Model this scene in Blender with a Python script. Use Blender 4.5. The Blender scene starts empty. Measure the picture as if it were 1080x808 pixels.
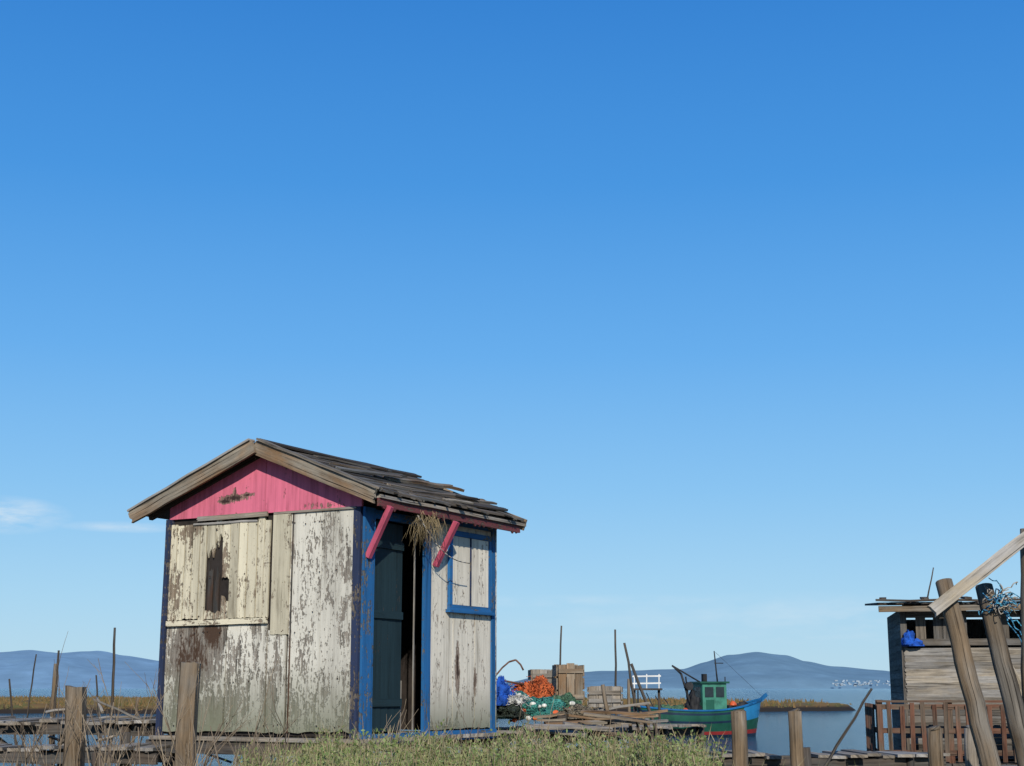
import bpy, math, random
from mathutils import Vector, Matrix, noise
random.seed(7)
R=random.uniform
CAMZ=2.2
# ---------------------------------------------------------------- survey helper (bearing/elevation -> metres)
def pt(u,v,Y):
    yy=1527.8+0.2021*(v-404); zz=315.3-0.9794*(v-404)
    k=Y/yy
    return Vector(((u-540)*k, Y, CAMZ+zz*k))
# ---------------------------------------------------------------- materials
def newmat(name):
    m=bpy.data.materials.new(name); m.use_nodes=True
    nt=m.node_tree; nt.nodes.clear()
    o=nt.nodes.new('ShaderNodeOutputMaterial'); p=nt.nodes.new('ShaderNodeBsdfPrincipled')
    nt.links.new(p.outputs[0],o.inputs[0]); p.inputs['Specular IOR Level'].default_value=0.2
    return m,nt,p
def N(nt,t,**k):
    n=nt.nodes.new(t)
    for a,b in k.items(): setattr(n,a,b)
    return n
def math_(nt,op,a,b=None,clamp=False):
    n=N(nt,'ShaderNodeMath',operation=op); n.use_clamp=clamp
    for i,x in enumerate((a,b)):
        if x is None: continue
        if isinstance(x,(int,float)): n.inputs[i].default_value=x
        else: nt.links.new(x,n.inputs[i])
    return n.outputs[0]
def uvvec(nt,scale):
    tc=N(nt,'ShaderNodeTexCoord'); g=N(nt,'ShaderNodeNewGeometry')
    mp=N(nt,'ShaderNodeMapping'); mp.inputs['Scale'].default_value=scale
    nt.links.new(tc.outputs['UV'],mp.inputs['Vector'])
    off=math_(nt,'MULTIPLY',g.outputs['Random Per Island'],53.0)
    a=N(nt,'ShaderNodeVectorMath',operation='ADD'); nt.links.new(mp.outputs[0],a.inputs[0]); nt.links.new(off,a.inputs[1])
    return a.outputs[0],g.outputs['Random Per Island'],tc
def noise_(nt,vec,scale,detail=5,rough=.6):
    n=N(nt,'ShaderNodeTexNoise'); n.inputs['Scale'].default_value=scale; n.inputs['Detail'].default_value=detail
    n.inputs['Roughness'].default_value=rough
    if vec is not None: nt.links.new(vec,n.inputs['Vector'])
    return n.outputs['Fac']
def ramp(nt,fac,stops):
    r=N(nt,'ShaderNodeValToRGB'); e=r.color_ramp.elements
    while len(e)<len(stops): e.new(.5)
    for i,(p,c) in enumerate(stops):
        e[i].position=p; e[i].color=(*c,1) if len(c)==3 else c
    nt.links.new(fac,r.inputs[0]); return r.outputs[0]
def mix(nt,f,a,b,mode='MIX'):
    n=N(nt,'ShaderNodeMix',data_type='RGBA',blend_type=mode)
    for s,x in ((0,f),(6,a),(7,b)):
        if isinstance(x,(int,float)): n.inputs[s].default_value=x
        elif isinstance(x,tuple): n.inputs[s].default_value=(*x,1)
        else: nt.links.new(x,n.inputs[s])
    return n.outputs[2]
def bump(nt,p,h,s,d):
    b=N(nt,'ShaderNodeBump'); b.inputs['Strength'].default_value=s; b.inputs['Distance'].default_value=d
    nt.links.new(h,b.inputs['Height']); nt.links.new(b.outputs[0],p.inputs['Normal'])
def scal(c,k): return tuple(min(1,x*k) for x in c)
def wood(name,c,var=.45,rough=.88,alt=None):
    m,nt,p=newmat(name)
    if alt is None:
        l=sum(c)/3; alt=(l*1.15,l*1.08,l*1.0)
    v,rnd,tc=uvvec(nt,(1.6,34,1)); g=noise_(nt,v,1.0,6,.7)
    v2,_,_=uvvec(nt,(3,7,1)); b=noise_(nt,v2,1.0,5,.65)
    v3,_,_=uvvec(nt,(1.1,75,1)); cr=noise_(nt,v3,1.0,3,.55)
    v4,_,_=uvvec(nt,(1.2,3,1)); lo=noise_(nt,v4,1.0,4,.6)
    s=math_(nt,'ADD',math_(nt,'MULTIPLY',g,.62),math_(nt,'MULTIPLY',b,.38))
    c1=ramp(nt,s,[(.34,scal(c,.22)),(.46,scal(c,.75)),(.55,c),(.68,scal(c,1.6))])
    c2=ramp(nt,s,[(.34,scal(alt,.25)),(.46,scal(alt,.8)),(.55,alt),(.68,scal(alt,1.6))])
    col=mix(nt,ramp(nt,lo,[(.42,(0,0,0)),(.58,(1,1,1))]),c1,c2)
    crk=ramp(nt,cr,[(.33,(.15,.14,.13)),(.40,(1,1,1))])
    col=mix(nt,1.0,col,crk,'MULTIPLY')
    k=math_(nt,'ADD',math_(nt,'MULTIPLY',rnd,var*1.4),1-var*.7)
    kk=N(nt,'ShaderNodeCombineColor'); 
    for i in range(3): nt.links.new(k,kk.inputs[i])
    col=mix(nt,1.0,col,kk.outputs[0],'MULTIPLY')
    nt.links.new(col,p.inputs['Base Color']); p.inputs['Roughness'].default_value=rough
    bump(nt,p,math_(nt,'ADD',s,math_(nt,'MULTIPLY',crk,.15)),.8,.014); return m
def paint(name,c,under,wear=.56,spots=(),dark=(.05,.03,.02),rough=.65,grime=.35,var=.2,base_stain=0):
    m,nt,p=newmat(name)
    v,rnd,tc=uvvec(nt,(2.2,6,1)); a=noise_(nt,v,1.0,8,.72)
    v2,_,_=uvvec(nt,(9,60,1)); f=noise_(nt,v2,1.0,4,.6)
    v3,_,_=uvvec(nt,(30,42,1)); s3=noise_(nt,v3,1.0,3,.6)
    s=math_(nt,'ADD',math_(nt,'ADD',math_(nt,'MULTIPLY',a,.5),math_(nt,'MULTIPLY',f,.25)),math_(nt,'MULTIPLY',s3,.25))
    sp=None
    for (x,y,z,rx,ry,rz,st) in spots:
        q=N(nt,'ShaderNodeVectorMath',operation='SUBTRACT'); nt.links.new(tc.outputs['Object'],q.inputs[0]); q.inputs[1].default_value=(x,y,z)
        w=N(nt,'ShaderNodeVectorMath',operation='DIVIDE'); nt.links.new(q.outputs[0],w.inputs[0]); w.inputs[1].default_value=(rx,ry,rz)
        l=N(nt,'ShaderNodeVectorMath',operation='LENGTH'); nt.links.new(w.outputs[0],l.inputs[0])
        z_=math_(nt,'MULTIPLY',math_(nt,'SUBTRACT',1.0,l.outputs['Value'],True),st)
        sp=z_ if sp is None else math_(nt,'MAXIMUM',sp,z_)
    tot=s if sp is None else math_(nt,'ADD',s,sp)
    mask=ramp(nt,tot,[(wear-.010,(0,0,0)),(wear+.015,(1,1,1))])
    v4,_,_=uvvec(nt,(2,45,1)); g=noise_(nt,v4,1.0,6,.65)
    wc=ramp(nt,g,[(.35,scal(under,.35)),(.5,under),(.66,scal(under,1.5))])
    if sp is not None:
        dm=ramp(nt,tot,[(wear+.07,(0,0,0)),(wear+.15,(1,1,1))])
        wc=mix(nt,dm,wc,dark)
    v5,_,_=uvvec(nt,(.9,4,1)); gr=noise_(nt,v5,1.0,6,.65)
    v6,_,_=uvvec(nt,(1.2,28,1)); gs=noise_(nt,v6,1.0,5,.6)
    gg=math_(nt,'ADD',math_(nt,'MULTIPLY',gr,.55),math_(nt,'MULTIPLY',gs,.45))
    gc=(c[0]*(1-grime),c[1]*(1-grime)*.97,c[2]*(1-grime)*.93)
    pc=ramp(nt,gg,[(.38,scal(gc,.9)),(.46,scal(c,.85)),(.54,c),(.68,scal(c,1.12))])
    k=math_(nt,'ADD',math_(nt,'MULTIPLY',rnd,var),1-var*.6)
    kk=N(nt,'ShaderNodeCombineColor')
    for i in range(3): nt.links.new(k,kk.inputs[i])
    pc=mix(nt,1.0,pc,kk.outputs[0],'MULTIPLY')
    col=mix(nt,mask,pc,wc)
    if base_stain:
        # algae / mud splash growing up from the sill
        sz=N(nt,'ShaderNodeSeparateXYZ'); nt.links.new(tc.outputs['Object'],sz.inputs[0])
        hgt=math_(nt,'SUBTRACT',1.0,math_(nt,'DIVIDE',sz.outputs[2],base_stain),True)
        st=math_(nt,'MULTIPLY',math_(nt,'ADD',hgt,math_(nt,'SUBTRACT',gg,.62)),1.1,True)
        col=mix(nt,st,col,(.16,.165,.11))
    nt.links.new(col,p.inputs['Base Color']); p.inputs['Roughness'].default_value=rough
    h=math_(nt,'SUBTRACT',math_(nt,'MULTIPLY',g,.5),mask)
    bump(nt,p,h,.7,.007); return m
def plain(name,c,rough=.6,var=.25,sc=6,metal=0,b=.3):
    m,nt,p=newmat(name); tc=N(nt,'ShaderNodeTexCoord'); g=N(nt,'ShaderNodeNewGeometry')
    n=noise_(nt,tc.outputs['Object'],sc,5)
    col=ramp(nt,n,[(.32,scal(c,1-var*1.6)),(.5,c),(.68,scal(c,1+var))])
    k=math_(nt,'ADD',math_(nt,'MULTIPLY',g.outputs['Random Per Island'],var*2),1-var)
    kk=N(nt,'ShaderNodeCombineColor')
    for i in range(3): nt.links.new(k,kk.inputs[i])
    col=mix(nt,1.0,col,kk.outputs[0],'MULTIPLY')
    nt.links.new(col,p.inputs['Base Color']); p.inputs['Roughness'].default_value=rough; p.inputs['Metallic'].default_value=metal
    bump(nt,p,n,b,.02); return m
def leafmat(name,cols):
    m,nt,p=newmat(name); g=N(nt,'ShaderNodeNewGeometry')
    st=[(i/(len(cols)-1),c) for i,c in enumerate(cols)]
    nt.links.new(ramp(nt,g.outputs['Random Per Island'],st),p.inputs['Base Color']); p.inputs['Roughness'].default_value=.6
    return m

W_GREY=wood('weathered_grey_wood',(.24,.20,.155))
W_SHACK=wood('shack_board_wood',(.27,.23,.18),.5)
W_SHDK=wood('shack_shaded_wood',(.12,.10,.08))  # darker copy of the shack boards, shade put into the colour
W_BROWN=wood('weathered_brown_wood',(.20,.125,.07),alt=(.22,.19,.15))
W_POST=wood('post_wood',(.155,.11,.068),alt=(.16,.14,.115))
W_DARK=wood('dark_wood',(.075,.058,.045))  # darker wood for beams, piles, rafters, thin sticks and shack roof
W_PALE=wood('sun_bleached_wood',(.32,.27,.20))
W_RUST=wood('red_brown_wood',(.13,.06,.038),alt=(.10,.075,.055))
W_ROOF=wood('roof_board_wood',(.105,.085,.068),.8,alt=(.09,.087,.08))
W_HOLE=wood('rotten_brown_wood',(.07,.035,.02))
W_INT=plain('dark_interior',(.025,.02,.018),.9)  # near-black backing sheets, darkness of the interior put into the colour
# ---------------------------------------------------------------- mesh builder
class B:
    def __init__(s): s.v=[];s.f=[];s.uv=[];s.m=[];s.sm=[]
    def face(s,idx,uvs,mat=0,smooth=False):
        s.f.append(idx); s.uv.extend(uvs); s.m.append(mat); s.sm.append(smooth)
    def board(s,p0,p1,w,t,up=(0,0,1),mat=0,rag0=0,rag1=0,k=1,seg=1,warp=0,w1=None):
        p0=Vector(p0);p1=Vector(p1); d=(p1-p0); L=d.length; d.normalize(); up=Vector(up)
        sd=d.cross(up); 
        if sd.length<1e-4: sd=d.cross(Vector((1,0,0)))
        sd.normalize(); n=sd.cross(d).normalized()
        if rag0 or rag1: k=max(k,5)
        if w1 is None:w1=w
        o0=[R(0,rag0) for _ in range(k+1)]; o1=[-R(0,rag1) for _ in range(k+1)]
        wp=[(R(-warp,warp),R(-warp,warp)) for _ in range(seg+1)]
        base=len(s.v); uvp={}
        def vid(i,j,b): return base+(i*(k+1)+j)*2+b
        for i in range(seg+1):
            a=i/seg
            for j in range(k+1):
                b_=j/k-.5; al=a*L+o0[j]*(1-a)+o1[j]*a; ww=w+(w1-w)*a
                for b in (0,1):
                    co=p0+d*al+sd*(b_*ww+wp[i][0])+n*((b-.5)*t+wp[i][1])
                    s.v.append(co); uvp[len(s.v)-1]=(al,b_*ww+(b*t))
        def fc(*ix): s.face(ix,[uvp[q] for q in ix],mat)
        for i in range(seg):
            for j in range(k):
                fc(vid(i,j,1),vid(i,j+1,1),vid(i+1,j+1,1),vid(i+1,j,1))
                fc(vid(i,j,0),vid(i+1,j,0),vid(i+1,j+1,0),vid(i,j+1,0))
            fc(vid(i,0,0),vid(i,0,1),vid(i+1,0,1),vid(i+1,0,0))
            fc(vid(i,k,0),vid(i+1,k,0),vid(i+1,k,1),vid(i,k,1))
        for j in range(k):
            fc(vid(0,j,0),vid(0,j+1,0),vid(0,j+1,1),vid(0,j,1))
            fc(vid(seg,j,0),vid(seg,j,1),vid(seg,j+1,1),vid(seg,j+1,0))
    def pole(s,p0,p1,r0,r1=None,mat=0,n=8,seg=5,wob=0.0,bend=None):
        p0=Vector(p0);p1=Vector(p1); r1=r0 if r1 is None else r1
        d=p1-p0; L=d.length
        if L<1e-6: return
        d.normalize()
        a=d.orthogonal().normalized(); b=d.cross(a); base=len(s.v); uvp={}
        lump=[(R(-.07,.07) if n>5 else 0) for _ in range(n)]
        for i in range(seg+1):
            q=i/seg; c=p0+(p1-p0)*q
            if 0<i: c=c+a*R(-wob,wob)+b*R(-wob,wob)
            if bend: c=c+Vector(bend)*math.sin(q*math.pi)
            r=r0+(r1-r0)*q
            for j in range(n):
                t=j/n*2*math.pi; rr=r*(1+lump[j]+(R(-.035,.035) if n>5 else 0))
                s.v.append(c+a*math.cos(t)*rr+b*math.sin(t)*rr); uvp[len(s.v)-1]=(q*L,t*r*1.2)
        for i in range(seg):
            for j in range(n):
                ix=(base+i*n+j,base+i*n+(j+1)%n,base+(i+1)*n+(j+1)%n,base+(i+1)*n+j)
                s.face(ix,[uvp[q] for q in ix],mat,True)
        for ix in (tuple(base+j for j in reversed(range(n))),tuple(base+seg*n+j for j in range(n))):
            s.face(ix,[(s.v[q].x*3,s.v[q].y*3) for q in ix],mat)
    def prism(s,pts,off,mat=0):
        off=Vector(off); b=len(s.v); n=len(pts)
        for p in pts: s.v.append(Vector(p))
        for p in pts: s.v.append(Vector(p)+off)
        def u(i): v=s.v[i]; return (v.z,v.x+v.y)
        for ix in (tuple(b+i for i in range(n)),tuple(b+n+i for i in reversed(range(n)))): s.face(ix,[u(i) for i in ix],mat)
        for i in range(n):
            j=(i+1)%n; ix=(b+i,b+n+i,b+n+j,b+j); s.face(ix,[u(q) for q in ix],mat)
    def tri(s,a,b,c,mat=0):
        k=len(s.v); s.v+= [Vector(a),Vector(b),Vector(c)]; s.face((k,k+1,k+2),[(0,0),(1,0),(0,1)],mat)
    def quad(s,a,b,c,d,mat=0):
        k=len(s.v); s.v+= [Vector(a),Vector(b),Vector(c),Vector(d)]; s.face((k,k+1,k+2,k+3),[(0,0),(1,0),(1,1),(0,1)],mat)
    def heap(s,c,rx,ry,rz,mat=0,amp=.35,fr=2.5,nu=40,nv=14,seed=0):
        c=Vector(c); base=len(s.v)
        for i in range(nv+1):
            ph=i/nv*math.pi/2
            for j in range(nu):
                th=j/nu*2*math.pi
                q=Vector((math.cos(th)*math.cos(ph),math.sin(th)*math.cos(ph),math.sin(ph)))
                k=1+amp*noise.noise(q*fr+Vector((seed,seed*2,0)))+amp*.5*noise.noise(q*fr*2.7+Vector((seed,seed,1)))+amp*.22*noise.noise(q*fr*7+Vector((seed,seed,1)))
                s.v.append(c+Vector((q.x*rx*k,q.y*ry*k,q.z*rz*k)))
        for i in range(nv):
            for j in range(nu):
                ix=(base+i*nu+j,base+i*nu+(j+1)%nu,base+(i+1)*nu+(j+1)%nu,base+(i+1)*nu+j)
                s.face(ix,[(s.v[q].x,s.v[q].z) for q in ix],mat,True)
    def done(s,name,mats,parent=None,loc=None):
        me=bpy.data.meshes.new(name); me.from_pydata([tuple(v) for v in s.v],[],s.f)
        uv=me.uv_layers.new(name='UVMap'); flat=[x for p in s.uv for x in p]; uv.data.foreach_set('uv',flat)
        me.polygons.foreach_set('material_index',s.m); me.polygons.foreach_set('use_smooth',s.sm)
        for m in (mats if isinstance(mats,(list,tuple)) else [mats]): me.materials.append(m)
        me.update(); o=bpy.data.objects.new(name,me); bpy.context.scene.collection.objects.link(o)
        if parent: o.parent=parent
        return o
def empty(name,loc=(0,0,0),rz=0):
    e=bpy.data.objects.new(name,None); bpy.context.scene.collection.objects.link(e); e.location=loc; e.rotation_euler=(0,0,rz); e.empty_display_size=.3; return e

# ================================================================ SHED
FZ=CAMZ-.43
hut=empty('wooden_fishing_shed',(-1.364,13.5,FZ),math.radians(-29.4))
P_CREAM=paint('peeling_cream_paint',(.56,.505,.375),(.20,.155,.11),.555,[(-1.68,0,1.40,.2,.3,.5,.22),(-2.02,0,1.95,.3,.3,.2,.12),(-2.2,0,1.3,.15,.3,.4,.12)],var=.3,grime=.45)
P_WHITE=paint('peeling_white_paint',(.56,.53,.455),(.20,.175,.145),.523,[(-1.95,0,.75,.42,.3,.6,.20),(-1.70,0,.95,.2,.3,.25,.3),(-1.75,0,.2,.5,.3,.3,.12),(-1.0,0,.25,.12,.3,.5,.12),(0,0,.1,.4,.3,.25,.1)],dark=(.06,.035,.022),var=.18,grime=.45,base_stain=.75)
P_SIDE=paint('peeling_white_side_paint',(.64,.585,.485),(.22,.17,.13),.565,[(0,1.66,.62,.3,.06,.34,.32),(0,2.0,.5,.3,.04,.2,.2),(0,1.35,.05,.3,.5,.12,.1)],var=.12,grime=.35,base_stain=.5)
P_PINK=paint('faded_pink_paint',(.58,.14,.21),(.20,.12,.10),.60,[(-1.5,0,2.23,.26,.3,.05,.3),(-1.62,0,2.205,.14,.3,.04,.3),(-1.35,0,2.25,.16,.3,.03,.25),(-1.5,0,2.25,.03,.3,.10,.22),(-.5,0,2.1,.4,.3,.06,.1)],dark=(.035,.02,.018),var=.2,grime=.32)
P_BRACE=paint('pink_brace_paint',(.46,.085,.14),(.2,.1,.08),.58)
P_BLUE=paint('peeling_blue_paint',(.02,.115,.29),(.12,.11,.09),.55,var=.25)
P_NAVY=paint('dark_blue_paint',(.025,.035,.075),(.12,.10,.08),.53)
P_TEAL=paint('dark_door_paint',(.014,.030,.036),(.04,.035,.03),.60)
P_FASC=paint('faded_red_trim',(.14,.04,.042),(.10,.07,.055),.53)

WD=2.306; LN=2.38; H=2.055; SL=.39; RX=-WD/2; RZ=2.733
b=B()
for i in range(14):
    y=-.05+i*.185
    b.board((-WD-.05,y,-.03),(0.08,y,-.03),.17,.035,mat=0,rag0=.03,rag1=.03)
b.board((-WD-.1,-.06,-.11),(.16,-.06,-.11),.1,.12,mat=1)
b.board((-WD-.1,1.2,-.11),(.14,1.2,-.11),.1,.12,mat=1)
b.board((-WD-.1,2.45,-.11),(.14,2.45,-.11),.1,.12,mat=1)
for x in (-WD+.1,-WD/2,-.08):
    for y in (0,1.2,2.4): b.pole((x+R(-.05,.05),y,-2.2),(x,y,-.16),.07,.06,mat=1)
b.done('floor_and_stilts',[W_GREY,W_DARK],hut)
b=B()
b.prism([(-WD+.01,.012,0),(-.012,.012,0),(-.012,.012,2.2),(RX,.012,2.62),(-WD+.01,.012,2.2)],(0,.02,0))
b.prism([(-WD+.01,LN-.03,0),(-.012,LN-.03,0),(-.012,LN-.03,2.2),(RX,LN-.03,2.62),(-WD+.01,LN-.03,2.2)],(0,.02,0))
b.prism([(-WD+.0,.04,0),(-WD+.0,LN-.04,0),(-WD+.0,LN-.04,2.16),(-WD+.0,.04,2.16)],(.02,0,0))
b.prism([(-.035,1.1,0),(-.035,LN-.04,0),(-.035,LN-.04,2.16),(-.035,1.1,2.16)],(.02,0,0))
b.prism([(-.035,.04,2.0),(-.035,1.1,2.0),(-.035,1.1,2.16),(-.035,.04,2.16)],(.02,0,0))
b.done('dark_interior_backing',[W_INT],hut)
b=B(); up=(0,-1,0)
def vb(x0,x1,z0,z1,mat,t=.02,dy=0,r0=.0,r1=.0,tilt=0,seg=3):
    xm=(x0+x1)/2; b.board((xm+tilt,-t/2-dy,z0),(xm,-t/2-dy,z1),abs(x1-x0),t,up,mat,r0,r1,seg=seg,warp=.0018)
xs=[2.285,2.20,2.10,2.00,1.905,1.825,1.715,1.625,1.53,1.42,1.315,1.20,1.115,1.045]
for i in range(len(xs)-1):
    x0,x1=-xs[i]+.005,-xs[i+1]-.005
    if i==5:
        vb(x0,x1,1.66,2.0,0,r0=.12); vb(x0,x1,1.08,1.17,0,r1=.06)
    elif i==6:
        vb(x0,x1,1.74,2.03,0,r0=.16); vb(x0,x1,1.08,1.16,0,r1=.08)
    elif i==7:
        vb(x0,x1,1.45,2.01,0,r0=.03); vb(x0,x1,1.07,1.30,0,r1=.12)
    elif i==4:
        vb(x0,x1-.0,1.07,2.0,0,dy=.003)
    else: vb(x0,x1,1.07+R(0,.012),2.0+R(-.02,.04),0,dy=R(0,.007),tilt=R(-.004,.004),r0=.012)
vb(-1.80,-1.74,1.1,1.64,3,t=.006,r1=.12,r0=.05); vb(-1.725,-1.66,1.08,1.60,3,t=.006,r1=.2)
vb(-2.285,-1.905,.02,1.02,1,r0=.03); vb(-1.895,-1.535,.02,1.02,1,r0=.02,dy=.003); vb(-1.525,-1.05,.015,1.02,1,dy=.001,r0=.03)
vb(-1.035,-.825,.02,.96,1,dy=.002,r0=.02)
vb(-1.005,-.80,.915,2.04,2,dy=.012,t=.022,r0=.012)
vb(-.80,-.44,.02,2.045,1,r0=.03); vb(-.437,-.09,.03,2.045,1,r0=.03,dy=.001)
vb(-.785,-.77,.03,2.04,3,t=.004,dy=.021)
b.board((-2.27,-.04,1.045),(-1.03,-.04,1.05),.05,.025,up,2,seg=4,warp=.003,rag1=.02)
b.board((-1.95,-.035,2.045),(-1.08,-.035,2.05),.045,.025,up,4,seg=4,warp=.003,rag0=.03)
b.board((-2.0,-.03,2.0),(-1.2,-.03,1.995),.02,.012,up,4,seg=4,warp=.003,rag0=.03)
b.board((-1.0,-.03,2.052),(-.05,-.03,2.052),.02,.02,up,4)
for k in range(46):
    x=-R(.12,2.25); z=random.choice((.1,.95,1.12,1.95,.5,1.5))+R(-.02,.02)
    b.pole((x,-.028,z),(x,-.034,z),.006,.006,3,6,1)
b.done('gable_wall',[P_CREAM,P_WHITE,P_CREAM,W_HOLE,W_GREY],hut)
b=B()
b.board((-2.315,-.022,-.02),(-2.30,-.022,2.06),.05,.07,up,1,seg=4,warp=.003)
b.board((-.045,-.014,-.03),(-.045,-.014,2.06),.075,.035,up,1,seg=3,warp=.002)
b.board((.012,.085,-.03),(.012,.085,2.06),.17,.026,(1,0,0),0,seg=3,warp=.002)
b.board((.012,LN-.035,-.03),(.012,LN-.035,2.08),.075,.034,(1,0,0),0,seg=3,warp=.002)
b.board((.010,1.08,.0),(.010,1.08,2.05),.115,.03,(1,0,0),0,seg=3,warp=.002)
b.board((.012,.0,-.02),(.012,LN+.01,-.02),.09,.045,(1,0,0),0,seg=4,warp=.004)
b.board((.006,.17,2.01),(.006,1.02,2.01),.08,.03,(1,0,0),0)
b.board((.01,1.14,2.07),(.01,LN-.07,2.07),.07,.03,(1,0,0),0)
b.done('blue_corner_trim',[P_BLUE,P_NAVY],hut)
b=B()
for (y0,y1) in ((1.14,1.565),(1.575,1.99),(1.998,2.31)):
    b.board((0,(y0+y1)/2,.03),(0,(y0+y1)/2,2.04),y1-y0,.018,(1,0,0),0,seg=2,rag0=.02)
b.done('side_wall',[P_SIDE],hut)
b=B()
for i in range(12):
    y=.1+i*.195; b.board((-WD-.012,y,.0),(-WD-.012,y,2.15),.185,.02,(-1,0,0),0,rag0=.03)
for i in range(12):
    x=-WD+.1+i*.195; b.board((x,LN+.006,.0),(x,LN+.006,2.25),.185,.02,(0,1,0),0,rag0=.03)
b.done('rear_and_left_walls',[P_WHITE],hut)
b=B()
b.prism([(-WD-.01,-.018,2.062),(-1.125,-.018,2.062),(-1.125,-.018,2.655),(RX,-.018,2.665),(-WD-.01,-.018,2.215)],(0,.025,0))
b.prism([(-1.118,-.021,2.062),(.0,-.021,2.062),(.0,-.021,2.215),(-1.118,-.021,2.65)],(0,.025,0))
b.done('pink_gable',[P_PINK],hut)
b=B()
for i in range(5): b.board((-.06-.02*i/4,.235+i*.117,.04),(-.06-.02*i/4,.235+i*.117,1.96),.112,.03,(1,0,0),0)
for z in (.3,1.1,1.75): b.board((-.035,.2,z),(-.05,.75,z),.07,.018,(1,0,0),0)
b.done('door',[P_TEAL],hut)
b=B(); b.board((-.05,.95,.04),(-.05,.95,1.9),.012,.012,(1,0,0),0); b.board((-.1,.80,.0),(-.12,.83,.5),.03,.02,(1,0,0),0)
b.done('door_post',[W_GREY],hut)
b=B()
y0,y1,z0,z1=1.455,2.275,1.215,1.955
for (p,q) in (((.022,y0,z0),(.022,y1,z0)),((.022,y0,z1),(.022,y1,z1))): b.board(p,q,.055,.035,(1,0,0),0)
for y in (y0+.027,y1-.027): b.board((.024,y,z0+.028),(.024,y,z1-.028),.05,.035,(1,0,0),0)
ym=(y0+y1)/2
b.board((.02,(y0+ym)/2+.02,z0+.03),(.02,(y0+ym)/2+.02,z1-.03),(ym-y0)-.07,.02,(1,0,0),1)
b.board((.023,(y1+ym)/2-.02,z0+.03),(.023,(y1+ym)/2-.02,z1-.03),(ym-y0)-.07,.02,(1,0,0),1)
b.board((.03,ym,z0+.03),(.03,ym,z1-.03),.018,.018,(1,0,0),2)
b.board((.035,y0-.03,z0-.035),(.035,y1+.03,z0-.035),.03,.06,(1,0,0),0)
b.done('shuttered_window',[P_BLUE,P_SIDE,P_NAVY],hut)
b=B()
b.board((.03,.05,1.60),(.27,.05,2.05),.05,.05,(0,1,0),0)
b.board((.03,1.2,1.60),(.27,1.2,2.02),.05,.05,(0,1,0),0)
b.done('eave_braces',[P_BRACE],hut)
b=B(); YF=-.15; YB=2.57
def rz(x): return RZ-SL*abs(x-RX)
sec=math.sqrt(1+SL*SL)
for sgn,XE in ((1,.26),(-1,-2.648)):
    nrm=Vector((sgn*SL,0,1)).normalized(); run=abs(XE-RX); nb=10; st=run/nb
    b.prism([(RX,YF+.02,rz(RX)-.05),(XE-sgn*.03,YF+.02,rz(XE-sgn*.03)-.05),(XE-sgn*.03,YF+.02,rz(XE-sgn*.03)-.035),(RX,YF+.02,rz(RX)-.035)],(0,YB-YF-.04,0),3)
    for i in range(nb):
        x=RX+sgn*(i+.5)*st; t=.022
        cut=R(.7,1.9)
        segs=[(YF,YF+cut),(YF+cut+.01,YB)] if random.random()<.6 else [(YF,YB)]
        for (a,c) in segs:
            cc=c+(R(-.12,.05) if c==YB else 0)
            l0=R(0,.012); l1=R(0,.03)
            up_=(nrm+Vector((-sgn*.09,0,0))).normalized()
            b.board((x,a,rz(x)-.012+l0),(x+R(-.015,.015),cc,rz(x)-.012+l1),st*sec*1.12,t,up_,0,seg=6,warp=.004,rag1=.06,rag0=.01)
    for y in (.0,.6,1.2,1.8,2.38):
        b.board((RX,y,rz(RX)-.09),(XE-sgn*.06,y,rz(XE-sgn*.06)-.075),.05,.05,(0,0,1),3)
for k in range(16):
    x=RX+R(.08,1.32); y=R(-.05,1.6); L=R(.5,1.4); y2=min(y+L,2.62)
    b.board((x,y,rz(x)+.012),(x+R(-.07,.07),y2,rz(x)+R(.015,.055)),R(.03,.08),.016,(SL+R(-.15,.15),0,1),(0,0,4)[k%3],seg=4,warp=.006,rag1=.08,rag0=.06)
b.board((RX+.05,-.1,RZ+.01),(RX+.05,2.62,RZ+.005),.12,.02,(SL,0,1),0,seg=6,warp=.006,rag1=.05)
b.board((RX-.06,-.1,RZ-.0),(RX-.06,2.62,RZ-.002),.12,.02,(-SL,0,1),0,seg=6,warp=.006)
b.board((RX+.72,1.0,rz(RX+.72)+.03),(RX+.60,2.64,rz(RX+.60)+.06),.07,.03,(SL,0,1),4,seg=5,warp=.008,rag1=.05)
b.board((RX+1.1,.5,rz(RX+1.1)+.02),(RX+1.02,2.66,rz(RX+1.02)+.04),.05,.02,(SL,0,1),4,seg=5,warp=.008,rag1=.05)
b.board((.245,YF+.05,2.13),(.25,YB+.03,2.115),.045,.03,(0,0,1),1,seg=6,warp=.005)
for k in range(20):
    y=R(-.1,2.5); b.board((.1,y,rz(.1)+.005),(R(.26,.37),y+R(-.05,.05),rz(.3)+R(-.03,.015)),R(.02,.09),.012,(SL,0,1),0,rag1=.06)
b.done('roof',[W_ROOF,W_GREY,W_ROOF,W_DARK,W_BROWN],hut)
b=B()
yb=YF-.02
b.board((RX-.0,yb,RZ-.055),(.275,yb-.002,rz(.275)-.06),.13,.03,(0,-1,0),0,seg=7,warp=.005,rag1=.04)
b.board((RX+.02,yb-.034,RZ-.055),(-2.665,yb-.034,rz(-2.665)-.06),.13,.03,(0,-1,0),0,seg=7,warp=.005,rag1=.04)
b.board((RX+.05,yb+.01,RZ+.016),(.29,yb+.01,rz(.29)+.016),.1,.02,(SL,0,1),1,seg=6,warp=.006,rag1=.04)
b.board((RX-.02,yb-.02,RZ+.016),(-2.68,yb-.02,rz(-2.68)+.016),.1,.02,(-SL,0,1),1,seg=6,warp=.006,rag1=.04)
b.board((RX,YB+.01,RZ-.055),(.27,YB+.01,rz(.27)-.06),.12,.03,(0,-1,0),0)
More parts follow.
